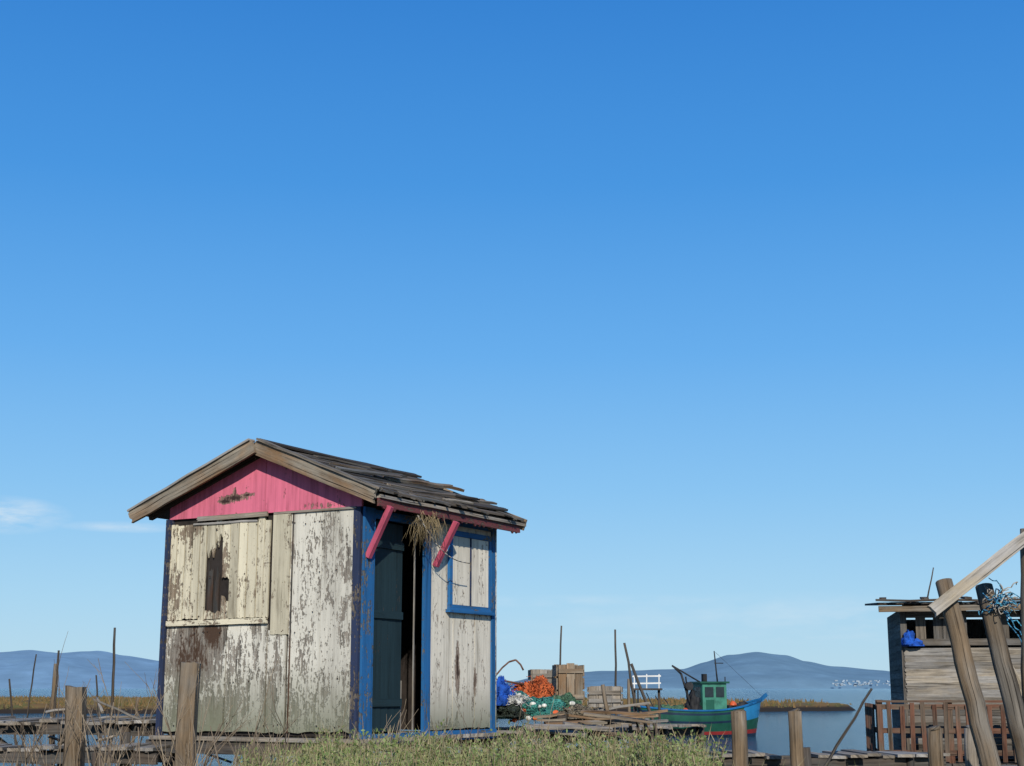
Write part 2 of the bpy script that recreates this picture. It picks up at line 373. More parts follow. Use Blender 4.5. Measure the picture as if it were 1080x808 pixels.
b.board((RX,YB+.01,RZ-.055),(-2.66,YB+.01,rz(-2.66)-.06),.12,.03,(0,-1,0),0)
b.done('barge_boards',[W_BROWN,W_GREY],hut)
b=B()
b.board((.235,-.1,2.085),(.235,YB-.05,2.075),.085,.022,(1,0,0),0,seg=6,warp=.003)
for i in range(30):
    y=-.05+i*.085
    if random.random()<.85: b.prism([(.226,y,2.046),(.226,y+.078,2.046),(.226,y+.039,2.046-R(.008,.035))],(.016,0,0),0)
b.board((.03,1.0,2.13),(.2,1.0,2.1),.04,.04,(0,1,0),0)
b.done('eave_fascia',[P_FASC],hut)
STRAW=leafmat('dry_straw',[(.24,.18,.10),(.34,.27,.16),(.16,.12,.07)])
b=B()
for k in range(150):
    y=.72+R(-.16,.26); x=.22+R(-.1,.06); z=2.03+R(-.03,.06)
    b.pole((x,y,z),(x+R(-.08,.1),y+R(-.16,.18),z-R(.05,.36)),.0022,.001,0,3,3,.016)
b.done('hanging_straw',[STRAW],hut)
b=B(); pr=None
for i in range(13):
    q=i/12; p=Vector((.24,.55+.95*q,2.02-.38*q-.12*math.sin(q*math.pi)))
    if pr: b.pole(pr,p,.005,.005,0,5,1)
    pr=p
b.done('rope',[W_PALE],hut)

# ================================================================ TERRAIN & WATER
def gz(x,y):
    bank=1.15+.25*noise.noise(Vector((x*.35,y*.35,0)))+.10*noise.noise(Vector((x*1.3,y*1.3,3)))
    bank+=.3*math.exp(-((x+.2)/2.8)**2-((y-10.5)/2.0)**2)
    edge=15.0+1.5*noise.noise(Vector((x*.15,0,9)))
    t=max(0,min(1,(y-edge)/9)); t=t*t*(3-2*t)
    return bank*(1-t)+(-.9)*t
def axis(fine0,fine1,stp,far):
    a=[]; v=fine0
    while v<=fine1: a.append(v); v+=stp
    s=stp; v=fine1
    while v<far: s*=1.25; v+=s; a.append(v)
    s=stp; v=fine0; pre=[]
    while v>-far: s*=1.25; v-=s; pre.append(v)
    return pre[::-1]+a
X=axis(-12,12,.3,30000); Yy=axis(2,28,.3,30000)
b=B(); 
for y in Yy:
    for x in X: b.v.append(Vector((x,y,gz(x,y) if -60<y<60 else (-.9 if y>0 else 1.1))))
nx=len(X)
for j in range(len(Yy)-1):
    for i in range(nx-1):
        ix=(j*nx+i,j*nx+i+1,(j+1)*nx+i+1,(j+1)*nx+i); b.face(ix,[(b.v[q].x,b.v[q].y) for q in ix],0,True)
m,nt,p=newmat('mud_ground'); tc=N(nt,'ShaderNodeTexCoord'); n=noise_(nt,tc.outputs['Object'],1.5,8)
nt.links.new(ramp(nt,n,[(.35,(.06,.045,.03)),(.5,(.11,.085,.055)),(.65,(.10,.11,.05))]),p.inputs['Base Color']); p.inputs['Roughness'].default_value=.8; bump(nt,p,n,.6,.1)
b.done('ground',[m])
m,nt,p=newmat('estuary_water'); p.inputs['Base Color'].default_value=(.014,.055,.09,1); p.inputs['Roughness'].default_value=.1; p.inputs['IOR'].default_value=1.33; p.inputs['Specular IOR Level'].default_value=.5
tc=N(nt,'ShaderNodeTexCoord'); mp=N(nt,'ShaderNodeMapping'); mp.inputs['Scale'].default_value=(.7,1.6,1); nt.links.new(tc.outputs['Object'],mp.inputs[0])
n1=noise_(nt,mp.outputs[0],1.2,5,.65); n2=noise_(nt,mp.outputs[0],.12,3); n3=noise_(nt,mp.outputs[0],4.5,3)
h=math_(nt,'ADD',math_(nt,'ADD',n1,math_(nt,'MULTIPLY',n2,.6)),math_(nt,'MULTIPLY',n3,.22)); bump(nt,p,h,1.0,.5)
b=B(); b.quad((-40000,10,0),(40000,10,0),(40000,40000,0),(-40000,40000,0))
b.done('water',[m])
def islz(x,y):
    ne=134+5*noise.noise(Vector((x*.05,1,0)))+2.0*noise.noise(Vector((x*.3,4,0)))
    if x>8: ne+= (x-8)*.75
    fe=250+15*noise.noise(Vector((x*.03,7,0)))-max(0,x-5)*3.2
    tip=36
    dd=min(y-ne,fe-y,(tip-x)*1.2)
    t=max(0,min(1,(dd+.5)/1.6))
    return -.5+ (1.15+.25*noise.noise(Vector((x*.2,y*.2,2))))*t, dd
b=B(); xs_=[-260+i*1.5 for i in range(200)]; ys_=[126+i*.8 for i in range(60)]+[174+i*3 for i in range(34)]
for y in ys_:
    for x in xs_: b.v.append(Vector((x,y,islz(x,y)[0])))
nx=len(xs_)
for j in range(len(ys_)-1):
    for i in range(nx-1):
        ix=(j*nx+i,j*nx+i+1,(j+1)*nx+i+1,(j+1)*nx+i)
        if max(b.v[q].z for q in ix)>-.45: b.face(ix,[(b.v[q].x,b.v[q].y) for q in ix],0,True)
m,nt,p=newmat('marsh_soil'); g=N(nt,'ShaderNodeNewGeometry'); sx=N(nt,'ShaderNodeSeparateXYZ'); nt.links.new(g.outputs['Position'],sx.inputs[0])
tc=N(nt,'ShaderNodeTexCoord'); n=noise_(nt,tc.outputs['Object'],.5,6)
top=ramp(nt,n,[(.35,(.07,.05,.022)),(.5,(.15,.09,.035)),(.65,(.09,.085,.03))])
f=math_(nt,'MULTIPLY',math_(nt,'SUBTRACT',sx.outputs[2],.32),4,True)
nt.links.new(mix(nt,f,(.022,.017,.013),top),p.inputs['Base Color']); p.inputs['Roughness'].default_value=.9  # low bank edge near-black: its shadow is put into the soil colour
b.done('salt_marsh',[m])
b=B()
c=0
while c<30000:
    x=R(-110,37); y=132+(random.random()**1.8)*115
    z,dd=islz(x,y)
    if dd<.6: continue
    c+=1; hgt=R(.12,.42)*(1.3 if noise.noise(Vector((x*.12,y*.12,5)))>.1 else .6); w=R(.04,.16)
    b.tri((x-w,y,z-.05),(x+w,y+R(-.1,.1),z-.05),(x+R(-.2,.2),y,z+hgt))
b.done('marsh_grass',[leafmat('marsh_grass_blades',[(.06,.05,.02),(.15,.088,.033),(.075,.075,.028),(.18,.108,.042),(.05,.055,.02)])])
def hills(name,prof,Y,col,depth,seed):
    b=B(); n=260; x0,x1=prof[0][0],prof[-1][0]; rows=16
    for r in range(rows+1):
        q=r/rows
        for i in range(n+1):
            u=x0+(x1-x0)*i/n
            for k in range(len(prof)-1):
                if prof[k][0]<=u<=prof[k+1][0]:
                    t=(u-prof[k][0])/(prof[k+1][0]-prof[k][0]); t=t*t*(3-2*t)*.5+t*.5; v=prof[k][1]*(1-t)+prof[k+1][1]*t; break
            hh=max(0,(726-v))/1593*Y
            w=(u-540)/1593*Y
            nz=noise.fractal(Vector((w/700,q*4,seed)),.9,2,6)
            sh=q**.7
            z=hh*sh*(1+.25*nz*(1-q)+.03*nz)+noise.noise(Vector((w/160,q*8,seed+3)))*Y*.00035*(hh>5)
            b.v.append(Vector((w,Y-depth*(1-q),max(z,0)-(2 if q==0 else 0))))
    for r in range(rows):
        for i in range(n):
            k=r*(n+1)+i; ix=(k,k+1,k+n+2,k+n+1); b.face(ix,[(b.v[q].x,b.v[q].y) for q in ix],0,True)
    m,nt,p=newmat(name+'_haze'); tc=N(nt,'ShaderNodeTexCoord'); nn=noise_(nt,tc.outputs['Object'],.004,7,.65)  # aerial haze is put into the hills' base colour, no real atmosphere
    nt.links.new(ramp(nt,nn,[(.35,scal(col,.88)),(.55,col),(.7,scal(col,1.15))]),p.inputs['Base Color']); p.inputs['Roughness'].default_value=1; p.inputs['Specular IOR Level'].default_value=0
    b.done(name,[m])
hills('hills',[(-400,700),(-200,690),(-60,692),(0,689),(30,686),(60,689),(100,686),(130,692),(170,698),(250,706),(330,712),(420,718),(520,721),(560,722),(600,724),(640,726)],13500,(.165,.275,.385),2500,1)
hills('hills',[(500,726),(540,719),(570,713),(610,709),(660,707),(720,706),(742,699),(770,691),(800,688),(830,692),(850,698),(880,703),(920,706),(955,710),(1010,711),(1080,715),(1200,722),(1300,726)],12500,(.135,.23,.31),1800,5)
b=B()
for i in range(60):
    u=random.gauss(905,18); v=R(717,722.5); Yk=10500+R(0,150)
    q=pt(u,v,Yk); w=R(8,22); hh=R(5,11)
    b.board((q.x,Yk,q.z-hh),(q.x,Yk,q.z),w,15,(0,-1,0),0)
b.done('distant_town',[plain('town_hazed_white',(.25,.31,.37),.8,.2,.01)])  # white houses toned blue-grey, distance haze put into their colour

# ================================================================ FOREGROUND POSTS
def post(u,v0,Y,r,lean=(0,0),name='mooring_post',mat=W_POST,bot=.3,sq=False):
    top=pt(u,v0,Y); bt=Vector((top.x+lean[0],top.y+lean[1],bot))
    b=B()
    if sq: b.board(bt,top,r*2,r*2,(0,-1,0),0,seg=6,warp=.006,rag1=.02)
    else:
        b.pole(bt,top,r*1.1,r,0,14,8,.006); b.pole(top-Vector((0,0,.01)),top+Vector((R(-.01,.01),0,.012)),r*.96,r*.7,0,14,1)
    return b.done(name,[mat])
post(81,722,10.4,.058,(.03,0),'wooden_post',W_POST,.6,True)
post(201,697,10.8,.062,(-.01,0),'wooden_post',W_POST,.6,True)
post(779,750,15,.075,(0,0),'mooring_post',W_POST)
post(838,750,15.2,.065,(.02,0),'mooring_post',W_POST)
post(986,768,11,.055,(0,0),'mooring_post',W_POST)
post(1024,768,12,.05,(0,0),'mooring_post',W_GREY)
for (u0,v0,u1,v1,Y,r) in ((121,662,118,752,17,.022),(62,686,57,760,17,.02),(58,700,56,765,17.5,.045),(102,712,104,755,22,.02),(592,660,589,770,18,.016),(649,664,650,770,20,.02),(659,678,676,790,17,.022),(666,700,700,790,18,.028),(636,722,646,790,17,.035),(662,716,666,790,17.5,.03),(672,742,690,790,17,.03),(919,726,880,792,16,.02),(10,716,14,760,19,.02),(146,735,143,762,20,.03),(38,690,28,760,18.5,.014)):
    a=pt(u0,v0,Y); c=pt(u1,v1,Y); d=(c-a); c=c+d.normalized()*1.0
    b=B(); b.pole(c,a,r,r*.6,0,8,10,r*.35); b.done('stick_pole',[W_DARK if r<.03 else W_POST])

# ================================================================ PIERS
def pier(name,a,c,z,w,mats,plankw=.16,postev=1.4,up=.0,gap=.02,sag=.03):
    a=Vector((a[0],a[1],z)); c=Vector((c[0],c[1],z)); d=(c-a); L=d.length; d.normalize(); s=Vector((-d.y,d.x,0))
    e=empty(name,(0,0,0)); b=B(); k=0.0
    while k<L:
        pw=plankw*R(.7,1.2)
        if random.random()<.93:
            q=a+d*k; zz=Vector((0,0,R(-sag,sag)*.5))
            b.board(q-s*(w/2+R(-.03,.15))+zz,q+s*(w/2+R(-.03,.15))+zz+Vector((0,0,R(-.02,.02))),pw,.03,(0,0,1),0,rag0=.03,rag1=.03)
        k+=pw+gap
    b.done('deck_planks',[mats[0]],e)
    b=B()
    for sd in (-1,1):
        b.board(a+s*sd*w*.4-Vector((0,0,.08)),c+s*sd*w*.4-Vector((0,0,.08)),.06,.1,(0,0,1),0,seg=12,warp=.01)
        k=.2
        while k<L:
            q=a+d*k+s*sd*w*.45; rr=R(.035,.06)
            b.pole(q+Vector((R(-.1,.1),R(-.1,.1),-z-.8)),q+Vector((R(-.05,.05),0,(R(.02,.25) if random.random()<.35 else -.03)+up)),rr*1.1,rr,0,8,6,.01)
            k+=postev*R(.8,1.2)
        k=.2
        while k<L-1.6:
            q=a+d*k+s*sd*w*.5; b.board(q-Vector((0,0,.2)),q+d*1.4-Vector((0,0,R(.4,.9))),.05,.03,s,0); k+=R(1.5,3)
    b.done('beams_and_piles',[mats[1]],e)
    return e
pier('wooden_pier',(-9.5,16.6),(-3.6,15.9),1.86,1.0,[W_GREY,W_DARK])
pier('wooden_pier',(-9.5,14.4),(-3.2,14.0),1.66,.5,[W_GREY,W_DARK])
pier('wooden_pier',(-.1,16.9),(2.0,20.5),1.72,1.3,[W_GREY,W_DARK])
pier('wooden_pier',(1.4,16.2),(4.6,16.6),1.50,.7,[W_GREY,W_DARK])
pier('wooden_pier',(4.5,17.2),(9.5,19.5),1.28,.8,[W_GREY,W_DARK])
b=B()
for k in range(30):
    x=R(-9,-3.4); y=R(15.2,17); z=1.86+R(-.25,.1); L=R(.4,1.6)
    b.pole((x,y,z),(x+L*R(-1,1),y+R(-.3,.3),z+R(-.25,.25)),.016,.012,0,6,4,.01)
b.done('driftwood_sticks',[W_GREY])
b=B()
for k in range(34):
    u=R(525,640); v=R(750,774); q=pt(u,v,17+R(-.8,1)); L=R(.3,.9); a=R(-.5,.5)
    b.board(q,q+Vector((L*math.cos(a),L*math.sin(a),R(-.12,.12))),R(.04,.10),.025,(R(-.3,.3),R(-.4,0),1),k%2,seg=2,warp=.01,rag1=.03)
b.done('plank_pile',[W_GREY,W_BROWN])
def crate(p,w,h,d,name,mat,rot=0):
    e=empty(name,p,rot); b=B()
    n=max(3,int(w/.09))
    for i in range(n):
        x=-w/2+(i+.5)*w/n
        b.board((x,0,0),(x,0,h*R(.96,1.03)),w/n-.008,.018,(0,-1,0),0); b.board((x,d,0),(x,d,h),w/n-.008,.018,(0,-1,0),0)
    for s_ in (-1,1):
        for i in range(3): b.board((s_*(w/2+.012),.012,h*(i+.5)/3),(s_*(w/2+.012),d-.012,h*(i+.5)/3),h/3-.02,.018,(s_,0,0),0)
    for z in (.08,h-.08): b.board((-w/2,-.02,z),(w/2,-.02,z),.05,.018,(0,-1,0),0)
    b.done('slats',[mat],e); return e
q=pt(602,742,18); crate(q,.30,.46,.3,'wooden_crate',W_BROWN,.15)
q=pt(638,746,19); crate(q,.40,.26,.35,'wooden_crate',W_GREY,-.1)
q=pt(577,742,18.8); crate(q,.36,.42,.35,'wooden_crate',W_GREY,.1)
def netmat(name,c1,c2,sc=30):
    m,nt,p=newmat(name); tc=N(nt,'ShaderNodeTexCoord'); v=N(nt,'ShaderNodeTexVoronoi',feature='DISTANCE_TO_EDGE'); v.inputs['Scale'].default_value=sc
    nt.links.new(tc.outputs['Object'],v.inputs['Vector']); n=noise_(nt,tc.outputs['Object'],9,6,.7)
    s=math_(nt,'ADD',math_(nt,'MULTIPLY',v.outputs['Distance'],1.2),math_(nt,'SUBTRACT',n,.38),True)
    nt.links.new(ramp(nt,s,[(.1,c1),(.3,c2),(.6,scal(c1,.5))]),p.inputs['Base Color']); p.inputs['Roughness'].default_value=.8; bump(nt,p,s,1,.05); return m
NT=netmat('teal_net',(.07,.30,.26),(.03,.15,.13)); NO=netmat('orange_net',(.72,.18,.06),(.45,.09,.03)); NB=netmat('blue_tarp',(.015,.10,.50),(.015,.07,.34),8); NG=netmat('green_net',(.12,.24,.13),(.05,.11,.07)); NK=netmat('dark_net',(.05,.07,.05),(.03,.035,.03))
def nets(name,u,v,Y,rx,ry,rz_,mat,seed):
    q=pt(u,v,Y); b=B(); b.heap(q,rx,ry,rz_,0,.55,1.8,72,24,seed)
    for k in range(90):
        t=R(0,6.28); ph=R(.1,1.4); s=Vector((math.cos(t)*math.cos(ph)*rx,math.sin(t)*math.cos(ph)*ry,math.sin(ph)*rz_))*R(.95,1.12)
        e=s+Vector((R(-.12,.12),R(-.08,.08),R(-.12,.05))); b.pole(q+s,q+e,.004,.004,0,4,4,.02)
    b.done(name,[mat])
nets('fishing_net',556,758,17.5,.42,.3,.23,NT,3); nets('fishing_net',590,755,17.7,.28,.3,.20,NG,8); nets('fishing_net',538,756,17.3,.2,.3,.14,NK,18)
nets('orange_net',566,746,17.9,.18,.2,.31,NO,5); nets('orange_net',550,738,18.1,.12,.12,.18,NO,9); nets('orange_net',582,752,17.5,.08,.1,.10,NO,33)
nets('blue_tarpaulin',529,744,17.3,.14,.2,.24,NB,12); nets('fishing_net',612,758,17.2,.3,.2,.12,netmat('grey_net',(.26,.22,.16),(.13,.11,.08)),15)
nets('white_sack',545,742,17.2,.09,.1,.09,plain('sack_cloth',(.45,.45,.43),.8),21)
b=B()
for k in range(16):
    q=pt(R(532,612),R(742,760),17.2); r=R(.02,.032)
    b.pole(q-Vector((r*1.2,0,0)),q-Vector((r*.5,0,0)),r*.5,r,k%2,8,1); b.pole(q-Vector((r*.5,0,0)),q+Vector((r*.5,0,0)),r,r,k%2,8,1); b.pole(q+Vector((r*.5,0,0)),q+Vector((r*1.2,0,0)),r,r*.5,k%2,8,1)
b.done('net_floats',[plain('float_orange',(.6,.12,.04),.5),plain('float_white',(.5,.5,.46),.5)])
b=B(); pr=None
for (u,v) in ((520,716),(530,704),(537,698),(544,696),(549,701),(552,707)):
    p_=pt(u,v,17.8)
    if pr: b.pole(pr,p_,.011,.011,0,6,2)
    pr=p_
b.pole(pt(520,716,17.8),pt(519,750,17.8),.011,.011,0,6,2); b.pole(pt(520,716,17.8),pt(553,722,18.0),.011,.011,0,6,2)
b.done('trolley_handle',[plain('rusty_iron',(.12,.06,.04),.7)])
b=B()
for v in (713.5,721): b.board(pt(667,v,40),pt(697,v-.5,40),.035,.04,(0,0,1),0)
for u in (669,682,695): b.board(pt(u,711,40),pt(u,726,40),.03,.03,(0,-1,0),0)
for u in (669,695): b.pole(pt(u,726,40)-Vector((0,0,2.9)),pt(u,726,40),.04,.035,1)
b.board(pt(666,727,40),pt(698,727,40),.3,.05,(0,0,1),1)
b.done('white_railing',[paint('white_rail_paint',(.6,.6,.58),(.3,.28,.25),.64),W_DARK])

# ================================================================ BOAT
bc=pt(733,779,70); bc.z=0
boat=empty('fishing_boat',bc,math.radians(14)); boat.scale=(1.24,1.24,1.24)
HB=plain('boat_blue',(.01,.10,.25),.4,.2,2,0,.05); HG=plain('boat_green',(.012,.065,.045),.4,.2,2,0,.05); HR=plain('boat_red',(.2,.022,.022),.45,.2,2,0,.05); HN=plain('boat_navy',(.01,.022,.045),.4,.2,2,0,.05); HT=plain('cabin_teal',(.04,.16,.115),.5,.25,3,0,.05); GL=plain('dark_glass',(.02,.03,.035),.1,.1); BK=plain('black_gear',(.02,.02,.022),.7,.3); HC=plain('boat_turquoise',(.02,.16,.34),.4,.15,2,0,.05)
Lh=2.6; ns=28
def sheer(t): return .96+.42*max(0,t)**2.2+.20*max(0,-t)**2
def sect(t,row):
    fr=[-.25,.02,.10,.22,.52,.60,.82,.90,1.0][row]
    hb=1.0*(1-abs(t)**(2.6 if t<0 else 2.1))**.75 if abs(t)<1 else 0
    z=sheer(t)*fr
    flare=.55+.45*max(0,min(1,(fr+.25)/.9))**.6
    rake=(.28*t if t>0 else .14*t)*max(0,fr)
    return Lh*t*.93+rake,hb*.95*flare,z
b=B(); rowm=[0,0,2,1,0,1,0,1]
for sd in (-1,1):
    base=len(b.v)
    for i in range(ns+1):
        t=-1+2*i/ns
        for r in range(9):
            x,y,z=sect(t,r); b.v.append(Vector((x,sd*y,z)))
    for i in range(ns):
        for r in range(8):
            k=base+i*9+r; ix=(k,k+1,k+10,k+9) if sd>0 else (k,k+9,k+10,k+1)
            mm=rowm[r]
            if i>ns*.80 and r in (4,5,6,7): mm=4
            b.face(ix,[(0,0)]*4,mm,True)
b.done('hull',[HN,HG,HR,HB,HC],boat)
b=B()
for i in range(ns):
    t0=-1+2*i/ns; t1=-1+2*(i+1)/ns
    a=sect(t0,8); c=sect(t1,8); zz=.72
    b.quad((a[0]*.98,-a[1]*.96,a[2]*zz),(c[0]*.98,-c[1]*.96,c[2]*zz),(c[0]*.98,c[1]*.96,c[2]*zz),(a[0]*.98,a[1]*.96,a[2]*zz))
b.done('deck',[HG],boat)
b=B()
for sd in (-1,1):
    for i in range(ns):
        a=sect(-1+2*i/ns,8); c=sect(-1+2*(i+1)/ns,8)
        b.board((a[0],sd*a[1],a[2]+.01),(c[0],sd*c[1],c[2]+.01),.08,.06,(0,0,1),0)
b.board((2.45,0,1.15),(2.92,0,1.55),.12,.1,(0,1,0),0); 
b.done('gunwale',[HB],boat)
b=B()
def boxm(x0,x1,y0,y1,z0,z1,m): b.board(((x0+x1)/2,(y0+y1)/2,z0),((x0+x1)/2,(y0+y1)/2,z1),x1-x0,y1-y0,(0,-1,0),m)
boxm(.15,1.1,-.5,.5,.7,1.95,0); boxm(.05,1.2,-.58,.58,1.95,2.02,2)
for (x0,x1) in ((.24,.58),(.68,1.0)): boxm(x0,x1,-.52,-.503,1.45,1.82,1)
boxm(1.1,1.118,-.36,.36,1.45,1.82,1); boxm(.14,.15,-.3,.3,1.3,1.82,1)
boxm(.28,.60,-.515,-.503,.85,1.35,2)
boxm(1.25,1.7,-.3,.3,.7,1.15,3); boxm(.35,.5,-.1,.1,2.02,2.3,3)
b.done('wheelhouse',[HT,GL,HG,BK],boat)
b=B()
b.pole((.95,0,2.0),(.85,0,3.15),.03,.02,0,6,3); b.pole((.85,0,2.7),(1.2,0,2.7),.018,.018,0,6,1); b.pole((.9,0,3.1),(2.7,0,1.5),.006,.006,0,4,2)
b.pole((-.1,-.2,.8),(-.6,-.3,2.3),.05,.04,0,7,3); b.pole((-.6,-.3,2.3),(-.95,-.3,2.6),.04,.03,0,6,2)
b.pole((-.05,.3,.8),(-.2,.3,2.2),.03,.03,0,6,3); b.pole((-.95,-.3,2.6),(.3,-.1,1.95),.03,.03,0,5,2)
b.pole((1.3,.1,1.0),(1.3,.1,2.2),.025,.02,0,6,2); b.pole((-2.2,0,.8),(-2.2,0,1.7),.03,.03,0,6,2)
for k in range(3): b.pole((-1.7+k*.35,-.55,.9),(-1.7+k*.35,.5,1.6-k*.1),.018,.018,0,5,2)
b.pole((-.32,-.42,1.85),(-.32,-.2,1.85),.15,.15,0,14,1)
b.done('mast_and_net_hauler',[BK],boat)
b=B(); b.heap((-1.1,0,.70),.8,.55,.42,0,.5,2.5,40,12,4); b.heap((-.15,-.2,.75),.28,.4,.8,1,.6,2.5,30,12,6); b.heap((1.9,0,.95),.35,.25,.3,1,.5,2,20,8,7)
b.done('nets_on_deck',[NG,BK],boat)
b=B(); b.heap((1.45,-.25,1.15),.14,.14,.16,0,.1,2,16,6,1); b.heap((-.5,-.4,.9),.14,.14,.16,0,.1,2,16,6,1); b.done('buoys',[plain('orange_buoy',(.5,.09,.03),.5)],boat)

# ================================================================ RIGHT SHACK
so=pt(960,800,22); shack=empty('wooden_shack',(so.x,22,1.2),math.radians(-10))
b=B()
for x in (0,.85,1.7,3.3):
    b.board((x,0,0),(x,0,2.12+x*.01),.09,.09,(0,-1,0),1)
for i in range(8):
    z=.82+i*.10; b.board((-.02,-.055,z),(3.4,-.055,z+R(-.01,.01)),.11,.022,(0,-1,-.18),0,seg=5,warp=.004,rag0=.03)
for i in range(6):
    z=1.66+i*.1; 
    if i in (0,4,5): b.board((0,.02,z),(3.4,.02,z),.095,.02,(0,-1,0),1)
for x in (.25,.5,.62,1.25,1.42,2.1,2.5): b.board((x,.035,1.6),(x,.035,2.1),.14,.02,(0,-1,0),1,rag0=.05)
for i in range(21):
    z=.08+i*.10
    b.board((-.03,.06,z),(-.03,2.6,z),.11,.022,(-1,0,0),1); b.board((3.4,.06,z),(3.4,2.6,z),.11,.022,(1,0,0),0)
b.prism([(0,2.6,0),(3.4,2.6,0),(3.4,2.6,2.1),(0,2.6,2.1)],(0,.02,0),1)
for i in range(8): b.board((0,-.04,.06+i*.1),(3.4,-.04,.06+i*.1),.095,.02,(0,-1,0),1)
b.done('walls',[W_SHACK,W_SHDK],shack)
b=B()
for i in range(20):
    x=-.28+i*.2; b.board((x,-.32-R(0,.08),2.19+R(0,.025)),(x,2.8,2.36),.19,.03,(0,0,1),0,rag0=.06)
b.board((-.36,-.30,2.13),(3.7,-.30,2.16),.08,.05,(0,-1,0),1,seg=5,warp=.006); b.board((-.34,.0,2.15),(3.6,.0,2.17),.07,.07,(0,-1,0),0)
b.board((-.4,-.36,2.245),(2.0,-.33,2.25),.05,.03,(0,0,1),0,seg=5,warp=.012)
for x in (-.3,.3,.9): b.board((x,-.38,2.27),(x+.1,1,2.36),.1,.03,(0,0,1),0)
b.done('roof',[W_DARK,W_POST],shack)
b=B()
x0=-.45
for z in (.12,.42,.74): b.board((x0,-.75,z),(3.6,-.75,z+.01),.07,.04,(0,-1,0),0,seg=4,warp=.006)
for i in range(27):
    x=x0+i*.15+R(-.015,.015); b.board((x,-.79,.0),(x+R(-.015,.015),-.79,.78+R(-.03,.03)),.06,.022,(0,-1,0),0)
for x in (x0,.5,1.4,2.5): b.board((x,-.71,-.9),(x,-.71,.84),.09,.09,(0,-1,0),0)
b.board((x0-.03,-.74,.82),(3.6,-.74,.82),.10,.03,(0,0,1),0)
for z in (.12,.42,.74): b.board((x0-.04,-.7,z),(x0-.04,1.6,z),.07,.03,(-1,0,0),0)
for i in range(12): b.board((x0-.07,-.6+i*.18,0),(x0-.07,-.6+i*.18,.78),.06,.02,(-1,0,0),0)
b.done('railing',[W_RUST],shack)
b=B()
for i in range(24):
    b.board((-.5+i*.18,-.85,-.04),(-.5+i*.18,2.7,-.04),.165,.04,(0,0,1),0)
for x in (-.4,1,2.4,3.4):
    for y in (-.6,1,2.5): b.pole((x,y,-2.2),(x,y,-.06),.07,.06,1)
b.done('deck',[W_DARK,W_DARK],shack)
b=B(); b.heap((.05,-.12,1.62),.09,.1,.2,0,.5,2,24,10,4); b.heap((.14,-.12,1.60),.13,.08,.09,0,.5,2,24,10,7); b.done('blue_net',[NB],shack)
b=B(); b.pole((.33,-.3,2.25),(.45,-.3,2.72),.012,.008,0,6,3,.004); b.done('aerial_stick',[W_DARK],shack)

fr=empty('leaning_pole_frame',(0,0,0))
b=B()
def ext(u0,v0,u1,v1,Y0,Y1,r0,r1,mt,k=1.0):
    a=pt(u0,v0,Y0); c=pt(u1,v1,Y1); c=a+(c-a)*k; b.pole(c,a,r1,r0,mt,16,12,.005)
ext(996,613,1045,808,10.2,9.8,.060,.070,0,1.35)
ext(1037,618,1080,790,10.6,10.2,.058,.066,0,1.5)
ext(1083,558,1086,808,10.4,10.4,.045,.05,0,1.2)
b.done('poles',[W_POST],fr)
b=B(); a=pt(982,645,10.0); c=pt(1092,560,10.25); b.board(a,c,.085,.03,(0,-1,.2),0,seg=6,warp=.004,rag0=.02)
a=pt(1055,690,10.9); c=pt(1095,760,10.9); b.board(a,c,.07,.03,(0,-1,.2),0)
b.done('cross_board',[W_PALE],fr)
TQ=netmat('turquoise_rope',(.10,.42,.6),(.05,.2,.4))
b=B(); q=pt(1054,634,10.45)
for k in range(44):
    p_=q+Vector((R(-.05,.05),R(-.06,.06),R(-.06,.06))); 
    for j in range(4):
        p2=p_+Vector((R(-.05,.05),R(-.04,.04),R(-.045,.045))); b.pole(p_,p2,.0045,.0045,k%2,4,2,.008); p_=p2
for k in range(3):
    pr=pt(1058,645,10.4)
    for i in range(1,9):
        p2=pt(1058+i*3.5+R(-2,2),645+i*5*(.6+.3*k)+R(-3,3),10.4); b.pole(pr,p2,.005,.005,0,4,2); pr=p2
b.done('tangled_rope',[TQ,W_PALE],fr)

# ================================================================ VEGETATION
b=B()
def shrub(x,y,z,h,w,n):
    for s_ in range(n):
        a=R(0,6.28); l=R(.1,1)*w; tip=Vector((x+math.cos(a)*l,y+math.sin(a)*l,z+h*R(.6,1.08))); bs=Vector((x+math.cos(a)*l*.3,y+math.sin(a)*l*.3,z-.1))
        b.pole(bs,tip,.003,.0015,1,3,2,.01)
        if random.random()<.5:
            t2=tip+Vector((R(-.06,.06),R(-.05,.05),R(.02,.10))); b.tri(tip-Vector((.003,0,0)),tip+Vector((.003,0,0)),t2,1)
        for k in range(28):
            q=R(.35,1.02); c=bs+(tip-bs)*q+Vector((R(-.02,.02),R(-.02,.02),R(-.02,.02)))
            d=Vector((R(-1,1),R(-1,1),R(-.1,1.6))).normalized()*R(.016,.042); sd=d.cross(Vector((R(-1,1),R(-1,1),R(-1,1)))).normalized()*R(.003,.009)
            b.quad(c,c+d*.5+sd,c+d,c+d*.5-sd,random.choice((0,0,0,0,2)))
for i in range(240):
    y=R(9.0,12.6); u=R(258,745); x=(u-540)/1605*y
    g=gz(x,y); edge=min(1,(u-250)/90,(755-u)/70)
    tt=CAMZ-y*(.0368+.014*noise.noise(Vector((x*2.1,y*.8,1)))) -(1-edge)*.12
    if x< -1.0 and y>12.2: continue
    shrub(x,y,g,max(.10,tt-g+R(-.07,.05)),R(.10,.24),int(R(10,17)))
